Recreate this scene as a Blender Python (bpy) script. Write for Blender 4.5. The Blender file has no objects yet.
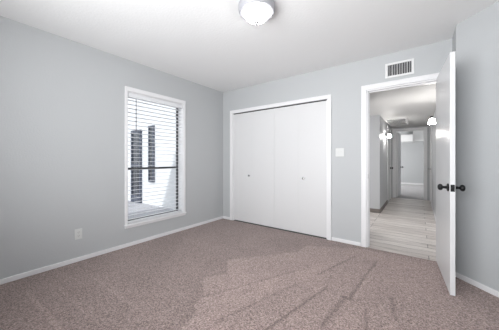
import bpy, bmesh, math, random
from mathutils import Vector, Matrix
random.seed(4)
S = bpy.context.scene
COL = S.collection
PI = math.pi

# ------------------------------------------------------------------ camera
cd = bpy.data.cameras.new('camera'); cam = bpy.data.objects.new('camera', cd); COL.objects.link(cam)
cam.location = (3.064, -3.308, 1.13)
cam.rotation_euler = (PI/2, 0, math.radians(36.27))
cd.sensor_width = 36; cd.lens = 231*36/499; cd.shift_y = -5/499
cd.clip_start = 0.02; cd.clip_end = 200
S.camera = cam
# ------------------------------------------------------------------ world, sun, exposure
W = bpy.data.worlds.new('world'); S.world = W; W.use_nodes = True
bg = W.node_tree.nodes['Background']
bg.inputs[0].default_value = (0.93, 0.96, 1.0, 1); bg.inputs[1].default_value = 1.5
sd = bpy.data.lights.new('sun', 'SUN'); sun = bpy.data.objects.new('sun', sd); COL.objects.link(sun)
sd.energy = 2.6; sd.angle = math.radians(1.0)
sun.rotation_euler = Vector((-.25, .75, -.65)).to_track_quat('-Z', 'Y').to_euler()
sun.location = (0, -6, 8)
S.view_settings.view_transform = 'Standard'; S.view_settings.look = 'None'
S.view_settings.gamma = 1; S.view_settings.use_curve_mapping = False
S.view_settings.exposure = 0.07

def area(name, loc, direction, sx, sy, power, color=(1, 1, 1)):
    l = bpy.data.lights.new(name, 'AREA'); l.shape = 'RECTANGLE'; l.size = sx; l.size_y = sy
    l.energy = power; l.color = color
    o = bpy.data.objects.new(name, l); COL.objects.link(o)
    o.location = loc; o.rotation_euler = Vector(direction).to_track_quat('-Z', 'Y').to_euler()
    return o
# fill lights added in openings out of view: rear wall, hall end, far room
rw = area('rear_fill_light', (2.15, -3.86, 1.35), (-.05, 1, .26), 2.5, 1.45, 72, (.97, .985, 1))
rw.data.spread = math.radians(140)
area('hall_fill_light', (.97, 1.55, 1.15), (1, 0, .05), 1.3, 1.7, 19, (1, .985, .97))
area('far_room_fill_light', (0.86, 7.9, 1.35), (1, 0, -.1), 1.55, 1.35, 60, (1, .99, .98))

# ------------------------------------------------------------------ materials
def mat(name, color, rough=.6, metal=0, emit=None, estr=0, bump=0, bscale=200, spec=.5):
    m = bpy.data.materials.new(name); m.use_nodes = True
    nt = m.node_tree; b = nt.nodes['Principled BSDF']
    b.inputs['Base Color'].default_value = (*color, 1)
    b.inputs['Roughness'].default_value = rough; b.inputs['Metallic'].default_value = metal
    b.inputs['Specular IOR Level'].default_value = spec
    if emit:
        b.inputs['Emission Color'].default_value = (*emit, 1); b.inputs['Emission Strength'].default_value = estr
    if bump:
        tc = nt.nodes.new('ShaderNodeTexCoord'); n = nt.nodes.new('ShaderNodeTexNoise')
        n.inputs['Scale'].default_value = bscale; n.inputs['Detail'].default_value = 3
        bp = nt.nodes.new('ShaderNodeBump'); bp.inputs['Strength'].default_value = bump
        bp.inputs['Distance'].default_value = .004
        nt.links.new(tc.outputs['Object'], n.inputs['Vector']); nt.links.new(n.outputs['Fac'], bp.inputs['Height'])
        nt.links.new(bp.outputs['Normal'], b.inputs['Normal'])
    return m
M = {}
M['wall'] = mat('grey_wall_paint', (.515, .53, .54), .6, bump=.35, bscale=70)
M['hallwall'] = mat('hall_wall_paint', (.52, .53, .545), .35, bump=.15, bscale=60)
M['ceil'] = mat('white_ceiling_texture', (.86, .865, .865), .9, bump=.5, bscale=45)
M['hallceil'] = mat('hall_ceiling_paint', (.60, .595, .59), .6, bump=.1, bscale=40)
M['trim'] = mat('white_trim_paint', (.83, .83, .84), .35)
M['doorwhite'] = mat('white_door_paint', (.72, .72, .725), .4)
M['leaf'] = mat('pale_grey_door_paint', (.74, .745, .755), .28)
M['slat'] = mat('blind_slat_vinyl', (.80, .81, .83), .45)
M['cord'] = mat('blind_cord', (.10, .10, .11), .6)
M['bronze'] = mat('dark_bronze_aluminium', (.09, .09, .095), .45, .4)
M['black'] = mat('black_metal', (.008, .008, .009), .4, 0, spec=.3)
M['nickel'] = mat('brushed_nickel', (.62, .62, .62), .25, 1)
M['plate'] = mat('white_plastic', (.66, .67, .66), .35)
M['slot'] = mat('dark_slot', (.04, .04, .04), .6)
M['fixture'] = mat('white_enamel', (.38, .38, .41), .35)
M['glow'] = mat('frosted_glass_lit', (.9, .9, .9), .4, emit=(1, .985, .97), estr=17.0)
M['glow2'] = mat('sconce_glass_lit', (.9, .9, .9), .4, emit=(1, .97, .93), estr=110.0)
M['ventwhite'] = mat('vent_white_metal', (.80, .80, .80), .4)
M['ventdark'] = mat('vent_duct', (.05, .05, .055), .8)
M['brownbase'] = mat('taupe_baseboard', (.19, .165, .15), .5)
M['stucco'] = mat('white_stucco', (.80, .80, .82), .9, bump=.5, bscale=30)
M['patio'] = mat('patio_concrete', (.42, .41, .44), .9, bump=.3, bscale=20)
M['navy'] = mat('slate_blue_paint', (.055, .065, .10), .5)
M['darkglass'] = mat('dark_window_glass', (.02, .025, .04), .1)
M['dirt'] = mat('gravel_yard', (.45, .43, .42), .95, bump=.6, bscale=12)
g = bpy.data.materials.new('clear_glass'); g.use_nodes = True
nt = g.node_tree; nt.nodes.remove(nt.nodes['Principled BSDF'])
tr = nt.nodes.new('ShaderNodeBsdfTransparent'); gl = nt.nodes.new('ShaderNodeBsdfGlossy'); gl.inputs['Roughness'].default_value = .02
mx = nt.nodes.new('ShaderNodeMixShader'); mx.inputs[0].default_value = .06
tr.inputs[0].default_value = (.95, .97, .97, 1)
nt.links.new(tr.outputs[0], mx.inputs[1]); nt.links.new(gl.outputs[0], mx.inputs[2])
nt.links.new(mx.outputs[0], nt.nodes['Material Output'].inputs[0])
M['glass'] = g

def carpet_mat(name, c1, c2, marks=True):
    m = bpy.data.materials.new(name); m.use_nodes = True; nt = m.node_tree; N = nt.nodes; L = nt.links
    b = N['Principled BSDF']; b.inputs['Roughness'].default_value = 1; b.inputs['Specular IOR Level'].default_value = .1
    b.inputs['Sheen Weight'].default_value = .25; b.inputs['Sheen Roughness'].default_value = .5
    tc = N.new('ShaderNodeTexCoord')
    n1 = N.new('ShaderNodeTexNoise'); n1.inputs['Scale'].default_value = 90; n1.inputs['Detail'].default_value = 4; n1.inputs['Roughness'].default_value = .75
    L.new(tc.outputs['Object'], n1.inputs['Vector'])
    r = N.new('ShaderNodeValToRGB'); r.color_ramp.elements[0].position = .28; r.color_ramp.elements[1].position = .74
    r.color_ramp.elements[0].color = (*c1, 1); r.color_ramp.elements[1].color = (*c2, 1)
    L.new(n1.outputs['Fac'], r.inputs[0])
    vo = N.new('ShaderNodeTexVoronoi'); vo.inputs['Scale'].default_value = 150; vo.voronoi_dimensions = '2D'
    L.new(tc.outputs['Object'], vo.inputs['Vector'])
    so_ = N.new('ShaderNodeSeparateColor'); L.new(vo.outputs['Color'], so_.inputs[0])
    mf = N.new('ShaderNodeMix'); mf.data_type = 'FLOAT'; mf.inputs[0].default_value = .30
    L.new(n1.outputs['Fac'], mf.inputs[2]); L.new(so_.outputs[0], mf.inputs[3]); L.new(mf.outputs[0], r.inputs[0])
    col = r.outputs[0]
    def mul(col, fac_socket, lo, hi, p0=0., p1=1., interp='LINEAR'):
        rr = N.new('ShaderNodeValToRGB'); rr.color_ramp.interpolation = interp
        rr.color_ramp.elements[0].position = p0; rr.color_ramp.elements[1].position = p1
        rr.color_ramp.elements[0].color = (lo, lo, lo, 1); rr.color_ramp.elements[1].color = (hi, hi, hi, 1)
        L.new(fac_socket, rr.inputs[0])
        mm = N.new('ShaderNodeMix'); mm.data_type = 'RGBA'; mm.blend_type = 'MULTIPLY'; mm.inputs[0].default_value = 1
        L.new(col, mm.inputs[6]); L.new(rr.outputs[0], mm.inputs[7]); return mm.outputs[2]
    nb = N.new('ShaderNodeTexNoise'); nb.inputs['Scale'].default_value = 2.2; nb.inputs['Detail'].default_value = 3
    L.new(tc.outputs['Object'], nb.inputs['Vector'])
    col = mul(col, nb.outputs['Fac'], .93, 1.06, .3, .7)
    n3 = N.new('ShaderNodeTexNoise'); n3.inputs['Scale'].default_value = 45; n3.inputs['Detail'].default_value = 3
    L.new(tc.outputs['Object'], n3.inputs['Vector']); col = mul(col, n3.outputs['Fac'], .93, 1.07, .3, .7)
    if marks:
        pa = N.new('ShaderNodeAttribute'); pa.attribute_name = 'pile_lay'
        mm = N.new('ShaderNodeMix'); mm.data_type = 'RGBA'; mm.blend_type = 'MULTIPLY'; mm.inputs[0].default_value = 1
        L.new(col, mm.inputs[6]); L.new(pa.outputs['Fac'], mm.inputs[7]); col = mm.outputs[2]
    L.new(col, b.inputs['Base Color'])
    bp = N.new('ShaderNodeBump'); bp.inputs['Strength'].default_value = .8; bp.inputs['Distance'].default_value = .01
    L.new(n1.outputs['Fac'], bp.inputs['Height']); L.new(bp.outputs[0], b.inputs['Normal'])
    return m
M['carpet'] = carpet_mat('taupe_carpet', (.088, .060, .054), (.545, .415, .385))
M['farcarpet'] = carpet_mat('far_grey_carpet', (.34, .33, .34), (.50, .49, .50), False)

def plank_mat():
    m = bpy.data.materials.new('wood_look_plank_tile'); m.use_nodes = True; nt = m.node_tree; N = nt.nodes; L = nt.links
    b = N['Principled BSDF']; b.inputs['Roughness'].default_value = .35
    tc = N.new('ShaderNodeTexCoord')
    br = N.new('ShaderNodeTexBrick'); br.offset = .37; br.offset_frequency = 3; br.squash = 1.0; br.inputs['Scale'].default_value = 1
    br.inputs['Brick Width'].default_value = 1.2; br.inputs['Row Height'].default_value = .152
    br.inputs['Mortar Size'].default_value = .004
    br.inputs['Color1'].default_value = (.62, .57, .54, 1); br.inputs['Color2'].default_value = (.86, .82, .79, 1)
    br.inputs['Mortar'].default_value = (.20, .18, .17, 1)
    L.new(tc.outputs['Object'], br.inputs['Vector'])
    mp = N.new('ShaderNodeMapping'); mp.inputs['Scale'].default_value = (1.2, 22, 1); L.new(tc.outputs['Object'], mp.inputs['Vector'])
    n = N.new('ShaderNodeTexNoise'); n.inputs['Scale'].default_value = 2.5; n.inputs['Detail'].default_value = 5; L.new(mp.outputs[0], n.inputs['Vector'])
    rr = N.new('ShaderNodeValToRGB'); rr.color_ramp.elements[0].position = .3; rr.color_ramp.elements[1].position = .7
    rr.color_ramp.elements[0].color = (.62, .60, .58, 1); rr.color_ramp.elements[1].color = (1.2, 1.2, 1.2, 1); L.new(n.outputs['Fac'], rr.inputs[0])
    mm = N.new('ShaderNodeMix'); mm.data_type = 'RGBA'; mm.blend_type = 'MULTIPLY'; mm.inputs[0].default_value = 1
    L.new(br.outputs['Color'], mm.inputs[6]); L.new(rr.outputs[0], mm.inputs[7]); L.new(mm.outputs[2], b.inputs['Base Color'])
    return m
M['plank'] = plank_mat()

# ------------------------------------------------------------------ mesh helpers
def new(): return bmesh.new()
def bx(bm, x0, x1, y0, y1, z0, z1):
    r = bmesh.ops.create_cube(bm, size=1)
    bmesh.ops.transform(bm, verts=r['verts'], matrix=Matrix.Translation(((x0+x1)/2, (y0+y1)/2, (z0+z1)/2)) @ Matrix.Diagonal((x1-x0, y1-y0, z1-z0, 1)))
    return r['verts']
def prism(bm, pts, z0, z1):
    a = [bm.verts.new((x, y, z0)) for x, y in pts]; b = [bm.verts.new((x, y, z1)) for x, y in pts]
    n = len(pts)
    bm.faces.new(a[::-1]); bm.faces.new(b)
    for i in range(n): bm.faces.new((a[i], a[(i+1) % n], b[(i+1) % n], b[i]))
def lathe(bm, prof, seg=40, mtx=None):
    rings = []; vs = []
    for r, z in prof:
        if r < 1e-6: ring = [bm.verts.new((0, 0, z))]
        else: ring = [bm.verts.new((r*math.cos(2*PI*i/seg), r*math.sin(2*PI*i/seg), z)) for i in range(seg)]
        rings.append(ring); vs += ring
    for a, b in zip(rings, rings[1:]):
        for i in range(seg):
            j = (i+1) % seg
            if len(a) == 1 and len(b) == 1: continue
            if len(a) == 1: bm.faces.new((a[0], b[j], b[i]))
            elif len(b) == 1: bm.faces.new((a[i], a[j], b[0]))
            else: bm.faces.new((a[i], a[j], b[j], b[i]))
    for end in (rings[0], rings[-1]):
        if len(end) > 1: bm.faces.new(end)
    if mtx: bmesh.ops.transform(bm, verts=vs, matrix=mtx)
    return vs
def tube(bm, pts, r, seg=10):
    pts = [Vector(p) for p in pts]; rings = []
    for i, p in enumerate(pts):
        d = (pts[min(i+1, len(pts)-1)] - pts[max(i-1, 0)]).normalized()
        q = d.to_track_quat('Z', 'Y')
        rings.append([bm.verts.new(p + q @ Vector((r*math.cos(2*PI*k/seg), r*math.sin(2*PI*k/seg), 0))) for k in range(seg)])
    for a, b in zip(rings, rings[1:]):
        for k in range(seg): bm.faces.new((a[k], a[(k+1) % seg], b[(k+1) % seg], b[k]))
    bm.faces.new(rings[0][::-1]); bm.faces.new(rings[-1])
def obj(name, bm, m, parent=None, bevel=0, smooth=False):
    bmesh.ops.recalc_face_normals(bm, faces=bm.faces)
    me = bpy.data.meshes.new(name); bm.to_mesh(me); bm.free()
    me.materials.append(m)
    if smooth:
        for p in me.polygons: p.use_smooth = True
        me.set_sharp_from_angle(angle=math.radians(40))
    o = bpy.data.objects.new(name, me); COL.objects.link(o)
    if parent: o.parent = parent
    if bevel:
        b = o.modifiers.new('bevel', 'BEVEL'); b.width = bevel; b.segments = 2; b.limit_method = 'ANGLE'
    return o
def lab(o, label=None, cat=None, group=None, kind=None):
    if label: o['label'] = label
    if cat: o['category'] = cat
    if group: o['group'] = group
    if kind: o['kind'] = kind
    return o
def struct(name, bm, m, label=None, cat=None, bevel=0):
    return lab(obj(name, bm, m, bevel=bevel), label, cat, kind='structure')
def empty(name, loc, rz=0):
    o = bpy.data.objects.new(name, None); COL.objects.link(o); o.location = loc; o.rotation_euler = (0, 0, rz); o.empty_display_size = .05
    return o

H = 2.44; HH = 2.09
def segd(x, y, a, c):
    ax, ay = a; cx, cy = c; dx, dy = cx-ax, cy-ay
    t = max(0, min(1, ((x-ax)*dx+(y-ay)*dy)/(dx*dx+dy*dy)))
    return math.hypot(x-ax-t*dx, y-ay-t*dy)
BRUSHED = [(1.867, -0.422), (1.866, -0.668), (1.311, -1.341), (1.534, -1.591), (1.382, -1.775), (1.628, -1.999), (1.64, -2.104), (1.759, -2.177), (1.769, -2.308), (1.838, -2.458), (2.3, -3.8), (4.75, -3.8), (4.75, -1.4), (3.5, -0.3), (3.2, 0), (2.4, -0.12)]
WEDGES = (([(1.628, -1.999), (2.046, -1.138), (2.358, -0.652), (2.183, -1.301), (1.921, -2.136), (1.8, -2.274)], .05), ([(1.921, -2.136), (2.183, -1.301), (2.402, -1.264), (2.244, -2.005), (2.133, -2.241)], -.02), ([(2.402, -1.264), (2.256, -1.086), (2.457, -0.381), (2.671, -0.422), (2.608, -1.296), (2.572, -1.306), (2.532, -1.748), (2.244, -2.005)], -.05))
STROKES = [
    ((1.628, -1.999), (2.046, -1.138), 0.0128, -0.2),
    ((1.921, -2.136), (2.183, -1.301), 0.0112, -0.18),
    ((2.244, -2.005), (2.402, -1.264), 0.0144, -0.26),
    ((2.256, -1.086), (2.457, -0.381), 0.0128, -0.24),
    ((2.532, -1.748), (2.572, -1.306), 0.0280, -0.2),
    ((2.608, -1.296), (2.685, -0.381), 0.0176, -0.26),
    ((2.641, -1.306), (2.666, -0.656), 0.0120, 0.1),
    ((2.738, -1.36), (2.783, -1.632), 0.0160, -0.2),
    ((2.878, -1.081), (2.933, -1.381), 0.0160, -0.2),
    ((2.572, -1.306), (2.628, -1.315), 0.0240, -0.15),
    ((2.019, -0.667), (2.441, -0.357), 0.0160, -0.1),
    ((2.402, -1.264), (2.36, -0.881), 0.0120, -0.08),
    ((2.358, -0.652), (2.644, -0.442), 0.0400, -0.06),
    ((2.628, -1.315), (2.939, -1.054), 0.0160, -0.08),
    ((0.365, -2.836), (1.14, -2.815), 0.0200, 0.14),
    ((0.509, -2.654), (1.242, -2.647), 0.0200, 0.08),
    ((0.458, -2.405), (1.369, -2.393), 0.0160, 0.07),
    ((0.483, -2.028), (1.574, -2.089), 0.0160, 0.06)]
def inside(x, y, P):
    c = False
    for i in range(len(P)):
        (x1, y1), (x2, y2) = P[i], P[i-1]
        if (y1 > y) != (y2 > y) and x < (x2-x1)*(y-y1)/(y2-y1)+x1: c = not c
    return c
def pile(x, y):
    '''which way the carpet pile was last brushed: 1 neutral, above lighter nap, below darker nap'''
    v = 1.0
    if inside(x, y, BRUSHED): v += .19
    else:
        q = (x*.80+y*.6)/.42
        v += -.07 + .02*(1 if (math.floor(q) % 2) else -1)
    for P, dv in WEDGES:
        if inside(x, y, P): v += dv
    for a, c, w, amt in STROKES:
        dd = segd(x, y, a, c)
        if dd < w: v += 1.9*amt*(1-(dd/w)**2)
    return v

WY0, WY1, WZ0, WZ1 = -1.824, -.938, .288, 2.030       # clear opening of the left window
# ------------------------------------------------------------------ setting: bedroom
b = new()
NX, NY = 317, 253
gv = [[b.verts.new((4.75*i/NX, -3.8*j/NY, 0)) for j in range(NY+1)] for i in range(NX+1)]
for i in range(NX):
    for j in range(NY): b.faces.new((gv[i][j], gv[i][j+1], gv[i+1][j+1], gv[i+1][j]))
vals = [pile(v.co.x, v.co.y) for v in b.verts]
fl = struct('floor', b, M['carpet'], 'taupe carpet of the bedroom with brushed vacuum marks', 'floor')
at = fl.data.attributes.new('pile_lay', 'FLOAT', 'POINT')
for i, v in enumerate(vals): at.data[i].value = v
b = new(); bx(b, -.15, 4.75, -3.92, .12, H, H+.12)
struct('ceiling', b, M['ceil'], 'white textured ceiling of the bedroom', 'ceiling')
b = new()
bx(b, -.15, 0, -3.92, WY0, -.12, H); bx(b, -.15, 0, WY1, .12, -.12, H)
bx(b, -.15, 0, WY0, WY1, -.12, WZ0); bx(b, -.15, 0, WY0, WY1, WZ1, H)
struct('wall_left', b, M['wall'], 'grey wall holding the window with the horizontal blind', 'wall')
DX0, DX1, DZ = 2.515, 3.255, 2.035
CX0, CX1, CZ = .248, 2.012, 1.998
b = new()
bx(b, 0, CX0, 0, .12, -.12, H); bx(b, CX0, CX1, 0, .12, CZ, H); bx(b, CX1, DX0, 0, .12, -.12, H)
bx(b, DX0, DX1, 0, .12, DZ, H); bx(b, DX1, 4.75, 0, .12, -.12, H)
struct('wall_back', b, M['wall'], 'grey wall with the closet and the open doorway', 'wall')
b = new(); prism(b, [(3.353, 0), (3.353, -.319), (4.75, -1.716), (4.75, 0)], -.12, H)
struct('wall_angled', b, M['wall'], 'grey diagonal wall behind the open bedroom door', 'wall')
b = new(); bx(b, 4.63, 4.75, -3.92, -1.6, -.12, H); struct('wall_right', b, M['wall'], 'grey wall on the right beyond the diagonal wall', 'wall')
b = new(); bx(b, 0, .98, -3.92, -3.8, -.12, H); bx(b, 3.52, 4.75, -3.92, -3.8, -.12, H)
bx(b, .98, 3.52, -3.92, -3.8, -.12, .58); bx(b, .98, 3.52, -3.92, -3.8, 2.12, H)
struct('wall_rear', b, M['wall'], 'grey wall behind the viewer with a window opening added for light', 'wall')  # opening added to hold the rear fill light

w3 = empty('window_added', (2.25, -3.80, .58)); lab(w3, 'white-framed rear opening added for the fill light behind the viewer', 'window', kind='structure')  # frame added around the rear fill light, out of view
b = new(); bx(b, -1.33, -1.27, 0, .016, -.06, 1.60); bx(b, 1.27, 1.33, 0, .016, -.06, 1.60); bx(b, -1.27, 1.27, 0, .016, 1.54, 1.60); bx(b, -1.27, 1.27, 0, .03, -.06, 0)
obj('window_casing', b, M['trim'], w3, bevel=.003)
b = new(); bx(b, -1.27, -1.235, -.05, -.02, 0, 1.54); bx(b, 1.235, 1.27, -.05, -.02, 0, 1.54); bx(b, -.02, .02, -.05, -.02, .03, 1.51); bx(b, -1.235, 1.235, -.05, -.02, 0, .03); bx(b, -1.235, 1.235, -.05, -.02, 1.51, 1.54)
obj('window_frame', b, M['trim'], w3, bevel=.002)
def baseboard(name, p, q, h, t, m, label):
    (x0, y0), (x1, y1) = p, q
    d = Vector((x1-x0, y1-y0, 0)); n = Vector((-d.y, d.x, 0)).normalized()*t
    b = new(); prism(b, [(x0, y0), (x1, y1), (x1+n.x, y1+n.y), (x0+n.x, y0+n.y)], 0, h)
    return struct(name, b, m, label, 'baseboard', bevel=.004)
baseboard('baseboard_left', (0, -.001), (0, -3.79), .048, .013, M['trim'], 'white baseboard along the grey window wall')
baseboard('baseboard_back', (2.075, 0), (2.45, 0), .048, -.013, M['trim'], 'short white baseboard between closet and doorway')
baseboard('baseboard_corner', (.014, 0), (.185, 0), .048, -.013, M['trim'], 'tiny white baseboard piece between corner and closet')
baseboard('baseboard_angled', (3.353, -.319), (4.62, -1.586), .048, -.013, M['trim'], 'white baseboard along the diagonal wall by the door')

def casing(name, x0, x1, ztop, w, label, y=0, t=.016, s=-1, sill=None):
    """flat moulded trim round an opening in a wall lying along x"""
    b = new(); ya, yb = sorted((y, y+s*t))
    bx(b, x0-w, x0, ya, yb, 0, ztop); bx(b, x1, x1+w, ya, yb, 0, ztop); bx(b, x0-w, x1+w, ya, yb, ztop, ztop+w)
    ya, yb = sorted((y+s*(t-.001), y+s*(t+.005)))
    bx(b, x0-w+.002, x0-w+.016, ya, yb, 0, ztop+w-.002); bx(b, x1+w-.016, x1+w-.002, ya, yb, 0, ztop+w-.002); bx(b, x0-w+.016, x1+w-.016, ya, yb, ztop+w-.016, ztop+w-.002)
    return struct(name, b, M['trim'], label, 'trim', bevel=.003)
casing('trim_1', CX0, CX1, CZ, .058, 'white casing around the closet doors')
casing('trim_2', DX0, DX1, DZ, .060, 'white casing around the open bedroom doorway')
b = new()
bx(b, DX0, DX0+.016, .0, .12, 0, DZ-.016); bx(b, DX1-.016, DX1, .0, .12, 0, DZ-.016); bx(b, DX0, DX1, .0, .12, DZ-.016, DZ)
bx(b, DX0+.016, DX0+.028, .04, .075, 0, DZ-.028); bx(b, DX0+.016, DX1-.016, .04, .075, DZ-.028, DZ-.016); bx(b, DX1-.028, DX1-.016, .04, .075, 0, DZ-.028)
struct('trim_3', b, M['trim'], 'white door jamb lining the bedroom doorway', 'trim', bevel=.002)
b = new(); bx(b, DX0+.014, DX0+.0175, .006, .030, .89, .95)
sp = obj('strike_plate', b, M['nickel'], bevel=.001); sp.parent = bpy.data.objects['trim_3']

# closet: dark interior with bifold doors
b = new()
bx(b, .0, .05, .12, .80, -.12, H); bx(b, 2.20, 2.30, .12, .80, -.12, H); bx(b, .0, 2.30, .74, .80, -.12, H); bx(b, .05, 2.2, .12, .74, H-.1, H)
struct('wall_closet', b, M['wall'], 'walls of the closed closet behind the white folding doors', 'wall')
b = new(); bx(b, .05, 2.2, 0, .74, -.12, 0.0); struct('floor_closet', b, M['carpet'], 'carpet inside the closed closet', 'floor')
b = new(); bx(b, CX0, CX1, .02, .05, CZ-.012, CZ); tk = struct('trim_4', b, M['slot'], 'dark track slot above the closet doors', 'trim')
b = new(); bx(b, CX0, CX0+.012, .0, .12, 0, CZ-.012); bx(b, CX1-.012, CX1, 0, .12, 0, CZ-.012)
struct('trim_5', b, M['trim'], 'white side jambs inside the closet opening', 'trim')
pw = (CX1-CX0-.024-.006)/4
def bifold(name, xa, knob_panel, label):
    r = empty(name, (xa, .02, .012)); lab(r, label, 'closet door', 'white folding closet doors', 'structure')
    for k in range(2):
        b = new(); bx(b, k*(pw+.0006), k*(pw+.0006)+pw, 0, .028, 0, CZ-.012-.015)
        p = obj('door_panel', b, M['doorwhite'], r, bevel=.0008)
        if k == knob_panel[0]:
            b = new()
            lathe(b, [(0.014, 0), (.010, .004), (.008, .012), (.014, .018), (.0185, .024), (.0165, .031), (.008, .034), (0, .0345)], 24,
                  Matrix.Translation((knob_panel[1]-xa, 0, .84)) @ Matrix.Rotation(PI/2, 4, 'X'))
            obj('knob', b, M['nickel'], p, smooth=True)
    b = new()
    for k in range(3): bx(b, pw-.006, pw+.008, .0285, .0305, .25+k*.7, .32+k*.7)
    obj('hinge', b, M['nickel'], r)
    return r
bifold('door_1', CX0+.013, (0, .62), 'left pair of white folding closet doors next to the room corner')
bifold('door_2', CX0+.013+2*pw+.003, (1, 1.645), 'right pair of white folding closet doors next to the light switch')

# ------------------------------------------------------------------ window
wf = empty('window_1', (0, 0, 0)); lab(wf, 'window in the grey left wall, white casing, dark bronze frame', 'window', kind='structure')
b = new()
cw = .035
bx(b, 0, .018, WY0-cw, WY0, WZ0, WZ1); bx(b, 0, .018, WY1, WY1+cw, WZ0, WZ1); bx(b, 0, .018, WY0-cw, WY1+cw, WZ1, WZ1+.055)
obj('window_casing', b, M['trim'], wf, bevel=.003)
b = new(); bx(b, 0, .030, WY0-cw-.008, WY1+cw+.008, WZ0-.018, WZ0); bx(b, 0, .017, WY0-cw, WY1+cw, WZ0-.048, WZ0-.018)
bx(b, -.118, 0, WY0, WY1, WZ0, WZ0+.008)
obj('window_sill', b, M['trim'], wf, bevel=.003)
b = new(); bx(b, -.118, 0, WY0, WY0+.008, WZ0+.008, WZ1-.008); bx(b, -.118, 0, WY1-.008, WY1, WZ0+.008, WZ1-.008); bx(b, -.118, 0, WY0, WY1, WZ1-.008, WZ1)
obj('jamb', b, M['trim'], wf)
b = new(); fx0, fx1 = -.148, -.119; fw = .034
bx(b, fx0, fx1, WY0, WY0+fw, WZ0, WZ1); bx(b, fx0, fx1, WY1-fw, WY1, WZ0, WZ1)
bx(b, fx0, fx1, WY0+fw, WY1-fw, WZ0, WZ0+fw); bx(b, fx0, fx1, WY0+fw, WY1-fw, WZ1-fw, WZ1)
bx(b, fx0, fx1, WY0+fw, WY1-fw, .992, 1.026)
obj('window_frame', b, M['bronze'], wf, bevel=.002)
b = new(); bx(b, -.136, -.132, WY0+fw, WY1-fw, WZ0+fw, .992); bx(b, -.136, -.132, WY0+fw, WY1-fw, 1.026, WZ1-fw)
obj('pane', b, M['glass'], wf)

bl = empty('window_blind', (-.036, (WY0+WY1)/2, WZ0+.01))
lab(bl, 'white horizontal slat blind hanging open inside the window', 'blind')
bw = (WY1-WY0)/2-.012
by = 0
b = new(); bx(b, -.027, .034, -bw, bw, WZ1-.072-WZ0-.01, WZ1-.010-WZ0-.01)
obj('valance', b, M['slat'], bl, bevel=.004)
b = new()
zt = WZ1-.085-WZ0-.01; ns = 34; pitch = .0545
for k in range(ns):
    z = zt-.02-k*pitch
    if z < .035: break
    # a shallow crowned slat, 50 mm deep, tilted a hair
    top = []
    for s in range(6):
        u = -1+2*s/5; x = u*.024; zz = z+.0022*(1-u*u)+x*.05
        top.append((x, zz))
    va = [(b.verts.new((x, -bw, zz)), b.verts.new((x, bw, zz))) for x, zz in top]
    vb = [(b.verts.new((x, -bw, zz-.0026)), b.verts.new((x, bw, zz-.0026))) for x, zz in top]
    for i in range(5):
        b.faces.new((va[i][0], va[i+1][0], va[i+1][1], va[i][1])); b.faces.new((vb[i][0], vb[i][1], vb[i+1][1], vb[i+1][0]))
        b.faces.new((va[i][0], vb[i][0], vb[i+1][0], va[i+1][0])); b.faces.new((va[i][1], va[i+1][1], vb[i+1][1], vb[i][1]))
    b.faces.new((va[0][0], va[0][1], vb[0][1], vb[0][0])); b.faces.new((va[5][0], vb[5][0], vb[5][1], va[5][1]))
obj('slats', b, M['slat'], bl)
b = new(); bx(b, -.024, .024, -bw, bw, .004, .022); obj('bottom_rail', b, M['slat'], bl, bevel=.003)
for yy in (-bw+.12, 0, bw-.12):
    b = new()
    for xx in (-.0255, .0255): tube(b, [(xx, yy, .01), (xx, yy, zt)], .0009, 6)
    obj('ladder_cord', b, M['slat'], bl)
b = new(); tube(b, [(.036, -bw+.105, zt), (.037, -bw+.105, zt-.42)], .0045, 8); lathe(b, [(0, 0), (.006, .004), (.006, .02), (0, .024)], 10, Matrix.Translation((.037, -bw+.105, zt-.44)))
obj('wand', b, M['cord'], bl)

# ------------------------------------------------------------------ bedroom door leaf, opened a little past square
LW = .78; TH = .035
d = empty('door_3', (DX1-.004, -.003, .012), math.radians(94)); lab(d, 'plain white bedroom door standing open, black round knobs', 'door', kind='structure')
b = new(); bx(b, -LW, 0, 0, TH, 0, 2.012); obj('door_panel', b, M['leaf'], d, bevel=.002)
kz = .885
knob_prof = [(.033, 0), (.034, .004), (.030, .009), (.013, .012), (.010, .032), (.014, .038), (.024, .043), (.0275, .052), (.027, .060), (.021, .068), (.010, .072), (0, .073)]
for s in (0, 1):
    b = new()
    rot = Matrix.Rotation(PI/2, 4, 'X') if s == 0 else Matrix.Rotation(-PI/2, 4, 'X')
    lathe(b, knob_prof, 28, Matrix.Translation((-LW+.062, 0 if s == 0 else TH, kz)) @ rot)
    obj('door_knob', b, M['black'], d, smooth=True)
b = new(); bx(b, -LW-.0012, -LW+.002, .004, TH-.004, kz-.029, kz+.029); bx(b, -LW-.009, -LW, .011, TH-.011, kz-.010, kz+.010)
obj('latch', b, M['black'], d, bevel=.001)
for z in (.18, 1.0, 1.80):
    b = new(); tube(b, [(.004, -.002, z), (.004, -.002, z+.09)], .0055, 10)
    obj('hinge', b, M['black'], d)

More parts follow.
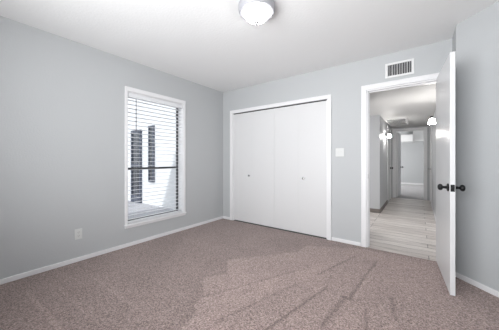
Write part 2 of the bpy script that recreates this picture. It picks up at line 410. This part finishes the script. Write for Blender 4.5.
# ------------------------------------------------------------------ setting: hall and far room
b = new(); bx(b, 0.9, 3.42, 0.0, 4.92, -.12, -.004); struct('floor_hall', b, M['plank'], 'pale wood-look plank floor of the hallway', 'floor')
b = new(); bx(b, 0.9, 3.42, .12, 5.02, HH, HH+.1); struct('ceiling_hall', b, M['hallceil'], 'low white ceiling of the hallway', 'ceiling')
b = new(); bx(b, 0.9, 2.39, 2.30, 4.90, -.12, HH); struct('wall_hall_left', b, M['hallwall'], 'grey wall block on the left of the hallway', 'wall')
b = new(); bx(b, 0.9, 1.02, .80, .88, -.12, HH); bx(b, 0.9, 1.02, 2.22, 2.30, -.12, HH); bx(b, 0.9, 1.02, .88, 2.22, -.12, .28); bx(b, 0.9, 1.02, .88, 2.22, 2.02, HH); struct('wall_hall_side', b, M['hallwall'], 'grey end wall of the hallway turning left', 'wall')  # hole in this wall added for the hall fill light
b = new(); bx(b, 3.32, 3.42, .12, 4.90, -.12, HH); struct('wall_hall_right', b, M['hallwall'], 'grey wall on the right of the hallway', 'wall')
FX0, FX1, FZ = 2.49, 3.185, 2.0
b = new(); bx(b, 0.9, FX0, 4.90, 5.02, -.12, HH); bx(b, FX1, 4.3, 4.90, 5.02, -.12, H); bx(b, FX0, FX1, 4.90, 5.02, FZ, H); bx(b, 0.9, FX0, 4.9, 5.02, HH, H)
struct('wall_hall_end', b, M['hallwall'], 'grey end wall of the hallway around the far doorway', 'wall')
b = new()
for x0, x1 in ((FX0-.075, FX0), (FX1, FX1+.065)): bx(b, x0, x1, 4.884, 4.90, 0, FZ)
bx(b, FX0-.075, FX1+.065, 4.884, 4.90, FZ, FZ+.06)
bx(b, FX0, FX0+.014, 4.9, 5.02, 0, FZ); bx(b, FX1-.014, FX1, 4.9, 5.02, 0, FZ); bx(b, FX0+.014, FX1-.014, 4.9, 5.02, FZ-.014, FZ)
struct('trim_6', b, M['trim'], 'white casing around the far doorway', 'trim', bevel=.003)
baseboard('baseboard_hall_front', (1.03, 2.30), (2.403, 2.30), .082, -.013, M['brownbase'], 'taupe baseboard facing the bedroom on the hall block')
baseboard('baseboard_hall_left', (2.39, 3.73), (2.39, 2.29), .082, .013, M['brownbase'], 'taupe baseboard along the left of the hallway')
baseboard('baseboard_hall_right', (3.32, .13), (3.32, 3.95), .07, .012, M['trim'], 'white baseboard along the right of the hallway')
# closed door in the right hall wall, near the far doorway
d6 = empty('door_7', (2.39, 4.15, 0)); lab(d6, 'closed white door in the left hallway wall beyond the wall sconce', 'door', kind='structure')
b = new(); bx(b, .001, .006, -.35, .35, .01, 1.98); obj('door_panel', b, M['doorwhite'], d6, bevel=.002)
b = new(); bx(b, 0, .018, -.42, -.35, 0, 1.98); bx(b, 0, .018, .35, .42, 0, 1.98); bx(b, 0, .018, -.42, .42, 1.98, 2.045); obj('door_casing', b, M['trim'], d6, bevel=.003)
b = new(); lathe(b, knob_prof, 20, Matrix.Translation((.006, .28, .9)) @ Matrix.Rotation(PI/2, 4, 'Y')); obj('door_knob', b, M['black'], d6, smooth=True)
d4 = empty('door_4', (3.32, 4.42, 0)); lab(d4, 'closed white door in the right hallway wall beside the far doorway', 'door', kind='structure')
b = new(); bx(b, -.006, -.001, -.35, .35, .01, 1.98); obj('door_panel', b, M['doorwhite'], d4, bevel=.002)
b = new(); bx(b, -.018, 0, -.42, -.35, 0, 1.98); bx(b, -.018, 0, .35, .42, 0, 1.98); bx(b, -.018, 0, -.42, .42, 1.98, 2.045); obj('door_casing', b, M['trim'], d4, bevel=.003)
b = new(); lathe(b, knob_prof, 20, Matrix.Translation((-.006, -.28, .9)) @ Matrix.Rotation(-PI/2, 4, 'Y')); obj('door_knob', b, M['nickel'], d4, smooth=True)
# far room
b = new(); bx(b, 0.9, 4.3, 4.92, 9.7, -.12, 0); struct('floor_far_room', b, M['farcarpet'], 'grey carpet of the room beyond the far doorway', 'floor')
b = new(); bx(b, 0.8, 4.42, 5.02, 9.82, H, H+.1); struct('ceiling_far_room', b, M['ceil'], 'white ceiling of the room beyond the far doorway', 'ceiling')
b = new(); bx(b, 0.9, 4.3, 9.7, 9.82, -.12, H); struct('wall_far_end', b, M['wall'], 'grey end wall of the far room', 'wall')
b = new(); bx(b, 4.3, 4.42, 4.9, 9.82, -.12, H); struct('wall_far_right', b, M['wall'], 'grey right wall of the far room', 'wall')
b = new(); bx(b, .8, .9, 5.02, 7.1, -.12, H); bx(b, .8, .9, 8.7, 9.82, -.12, H); bx(b, .8, .9, 7.1, 8.7, -.12, .65); bx(b, .8, .9, 7.1, 8.7, 2.05, H)
struct('wall_far_left', b, M['wall'], 'grey left wall of the far room with an opening added for light', 'wall')  # opening added for the far room fill light
b = new(); bx(b, 2.845, 4.3, 9.30, 9.7, 1.975, H); struct('trim_7', b, M['ceil'], 'white boxed soffit across the far room', 'trim')
b = new()
pts = [(2.845, 9.05)] + [(2.42-.16*math.sin(a), 9.20-.15*math.cos(a)) for a in [k*PI/8 for k in range(9)]] + [(2.42, 9.7), (2.845, 9.7)]
prism(b, pts, 1.955, 2.25); struct('trim_8', b, M['ceil'], 'white rounded bulkhead on the left of the far room', 'trim')
b = new(); bx(b, .9, 4.3, 9.687, 9.7, 0, .08); struct('baseboard_far', b, M['trim'], 'white baseboard of the far room end wall', 'baseboard')
d5 = empty('door_5', (FX0+.018, 5.022, .01), math.radians(-4)); lab(d5, 'white door of the far room swung inward', 'door', kind='structure')
b = new(); bx(b, 0, .035, 0, .66, 0, 1.96); obj('door_panel', b, M['doorwhite'], d5, bevel=.002)
b = new(); lathe(b, knob_prof, 20, Matrix.Translation((.035, .60, .89)) @ Matrix.Rotation(PI/2, 4, 'Y')); obj('door_knob', b, M['black'], d5, smooth=True)

# ------------------------------------------------------------------ outside the window
b = new(); bx(b, -6.5, -.15, -6.5, 0, -.15, -.03); struct('floor_patio', b, M['patio'], 'grey concrete patio outside the window', 'patio')
b = new(); bx(b, -.15, 6.5, -7.4, -3.92, 2.50, 2.62); struct('ceiling_sun_block', b, M['ceil'], 'unseen slab added to keep sun out of the rear opening', 'roof')  # added slab, only blocks the sun from the rear opening
b = new(); bx(b, -1.0, -.15, -7.4, 0, 2.50, 2.62); struct('ceiling_eave', b, M['ceil'], 'white roof eave over the patio', 'roof')  # unseen; width set to keep part of the sky off the blind slats
b = new(); bx(b, -40, 40, -40, 40, -.3, -.2); struct('floor_yard', b, M['dirt'], 'pale ground around the house', 'ground')
b = new(); bx(b, -6.5, -.15, 0, .12, -.15, 3.1); struct('wall_outside', b, M['stucco'], 'white stucco house wing seen through the blind', 'wall')
ed = empty('door_6', (-3.20, 0, 0)); lab(ed, 'dark slate-blue glazed patio door in the white outside wall', 'door', kind='structure')
b = new()
bx(b, -.25, -.20, -.06, 0, -.03, 1.95); bx(b, .20, .25, -.06, 0, -.03, 1.95); bx(b, -.20, .20, -.06, 0, 1.86, 1.95); bx(b, -.20, .20, -.06, 0, -.03, .16); bx(b, -.20, .20, -.06, 0, .94, 1.02)
obj('door_frame', b, M['navy'], ed, bevel=.004)
b = new(); bx(b, -.20, .20, -.035, -.02, .16, .94); bx(b, -.20, .20, -.035, -.02, 1.02, 1.86); obj('pane', b, M['darkglass'], ed)
b = new(); tube(b, [(.235, -.075, .85), (.235, -.075, 1.1)], .009); obj('door_handle', b, M['nickel'], ed)
ew = empty('window_2', (-2.46, 0, .57)); lab(ew, 'narrow dark window beside the patio door outside', 'window', kind='structure')
b = new(); bx(b, -.12, -.08, -.05, 0, 0, 1.44); bx(b, .08, .12, -.05, 0, 0, 1.44); bx(b, -.08, .08, -.05, 0, 0, .05); bx(b, -.08, .08, -.05, 0, 1.39, 1.44)
obj('window_frame', b, M['navy'], ew, bevel=.003)
b = new(); bx(b, -.08, .08, -.03, -.015, .05, 1.39); obj('pane', b, M['darkglass'], ew)

# ------------------------------------------------------------------ lamps
cl = empty('ceiling_light', (1.96, -1.70, H)); lab(cl, 'round frosted-glass dome light on the bedroom ceiling, switched on', 'ceiling light')
b = new(); lathe(b, [(.0, 0), (.150, 0), (.154, -.006), (.154, -.050), (.150, -.062), (.141, -.070), (.117, -.070), (.112, -.060), (.0, -.050)], 56)
obj('lamp_base', b, M['fixture'], cl, smooth=True)
b = new(); lathe(b, [(.108, -.060), (.111, -.068), (.107, -.084), (.094, -.106), (.074, -.124), (.050, -.137), (.026, -.144), (.0, -.146)], 56)
obj('glass_shade', b, M['glow'], cl, smooth=True)
b = new(); lathe(b, [(.0, -.143), (.019, -.144), (.020, -.149), (.009, -.153), (.012, -.159), (.008, -.166), (0, -.168)], 24)
obj('finial', b, M['nickel'], cl, smooth=True)

def sconce(x, y, z, s, label):
    r = empty('wall_sconce', (x, y, z)); lab(r, label, 'wall lamp', 'hallway wall sconces')
    b = new(); lathe(b, [(0, 0), (.048, 0), (.048, .008), (.036, .018), (.012, .022), (0, .022)], 28, Matrix.Rotation(s*PI/2, 4, 'Y'))
    obj('wall_plate', b, M['black'], r, smooth=True)
    b = new(); tube(b, [(s*.018, 0, 0), (s*.05, 0, .004), (s*.085, 0, .022), (s*.10, 0, .045)], .007)
    tube(b, [(s*.10, 0, .035), (s*.10, 0, .062)], .02, 16)
    obj('arm', b, M['black'], r, smooth=True)
    b = new(); prof = [(.014, .030), (.025, .023), (.034, .008), (.041, -.016), (.046, -.050), (.040, -.051), (.0, -.042)]
    lathe(b, prof, 32, Matrix.Translation((s*.10, 0, .0)))
    obj('glass_shade', b, M['glow2'], r, smooth=True)
    return r
sconce(3.32, 1.12, 1.725, -1, 'bell-glass wall sconce on the right hallway wall')
sconce(2.39, 3.15, 1.72, 1, 'bell-glass wall sconce on the left hallway wall near the far doorway')

# ------------------------------------------------------------------ vents, switch, outlet
av = empty('air_vent', (2.873, 0, 2.226)); lab(av, 'white supply air vent with upright louvers above the doorway', 'vent')
vw, vh = .146, .090
b = new()
bx(b, -vw, -vw+.024, -.012, 0, -vh, vh); bx(b, vw-.024, vw, -.012, 0, -vh, vh); bx(b, -vw+.024, vw-.024, -.012, 0, -vh, -vh+.024); bx(b, -vw+.024, vw-.024, -.012, 0, vh-.024, vh)
obj('vent_frame', b, M['ventwhite'], av, bevel=.003)
b = new(); bx(b, -vw+.024, vw-.024, -.0015, -.0005, -vh+.024, vh-.024); obj('vent_opening', b, M['ventdark'], av)
b = new(); nl = 15
for k in range(nl):
    x = -vw+.030+k*(2*vw-.060)/(nl-1)
    v = bx(b, -.0013, .0013, -.0085, .0, -vh+.024, vh-.024)
    a = math.radians(12 if k % 3 else -25)
    bmesh.ops.transform(b, verts=v, matrix=Matrix.Translation((x, -.001, 0)) @ Matrix.Rotation(a, 4, 'Z'))
obj('louvers', b, M['ventwhite'], av)

cv = empty('ceiling_vent', (2.63, 3.62, HH)); lab(cv, 'square return air grille in the hallway ceiling', 'vent')
b = new(); w, l = .215, .56
bx(b, -w, -w+.03, -l, l, -.012, 0); bx(b, w-.03, w, -l, l, -.012, 0); bx(b, -w+.03, w-.03, -l, -l+.03, -.012, 0); bx(b, -w+.03, w-.03, l-.03, l, -.012, 0)
obj('vent_frame', b, M['ventwhite'], cv, bevel=.003)
b = new(); bx(b, -w+.03, w-.03, -l+.03, l-.03, -.0015, -.0005); obj('vent_opening', b, M['ventdark'], cv)
b = new()
for k in range(20):
    v = bx(b, -w+.03, w-.03, -.0055, .0055, -.0006, .0006)
    bmesh.ops.transform(b, verts=v, matrix=Matrix.Translation((0, -l+.045+k*(2*l-.09)/19, -.0075)) @ Matrix.Rotation(math.radians(40), 4, 'X'))
obj('louvers', b, M['ventwhite'], cv)

sw = empty('light_switch', (2.183, 0, 1.235)); lab(sw, 'white double light switch between the closet and the doorway', 'light switch')
b = new(); bx(b, -.057, .057, -.006, 0, -.058, .058); obj('switch_plate', b, M['plate'], sw, bevel=.003)
for x in (-.023, .023):
    b = new(); bx(b, x-.005, x+.005, -.008, -.005, -.012, .012); v = bx(b, x-.0035, x+.0035, -.018, -.006, -.002, .007); obj('toggle', b, M['plate'], sw, bevel=.001)
ol = empty('wall_outlet', (0, -2.36, .305)); lab(ol, 'white duplex power outlet low on the grey window wall', 'outlet')
b = new(); bx(b, 0, .006, -.036, .036, -.058, .058); obj('outlet_plate', b, M['plate'], ol, bevel=.003)
for z in (-.02, .02):
    b = new(); lathe(b, [(0, 0), (.0165, 0), (.0165, .0085), (0, .0085)], 24, Matrix.Translation((0, 0, z)) @ Matrix.Rotation(PI/2, 4, 'Y'))
    so = obj('socket', b, M['plate'], ol)
    b = new(); bx(b, .0083, .0088, -.008, -.0055, z-.002, z+.007); bx(b, .0083, .0088, .0055, .008, z-.002, z+.007); bx(b, .0083, .0088, -.002, .002, z-.010, z-.006)
    obj('slot', b, M['slot'], so)
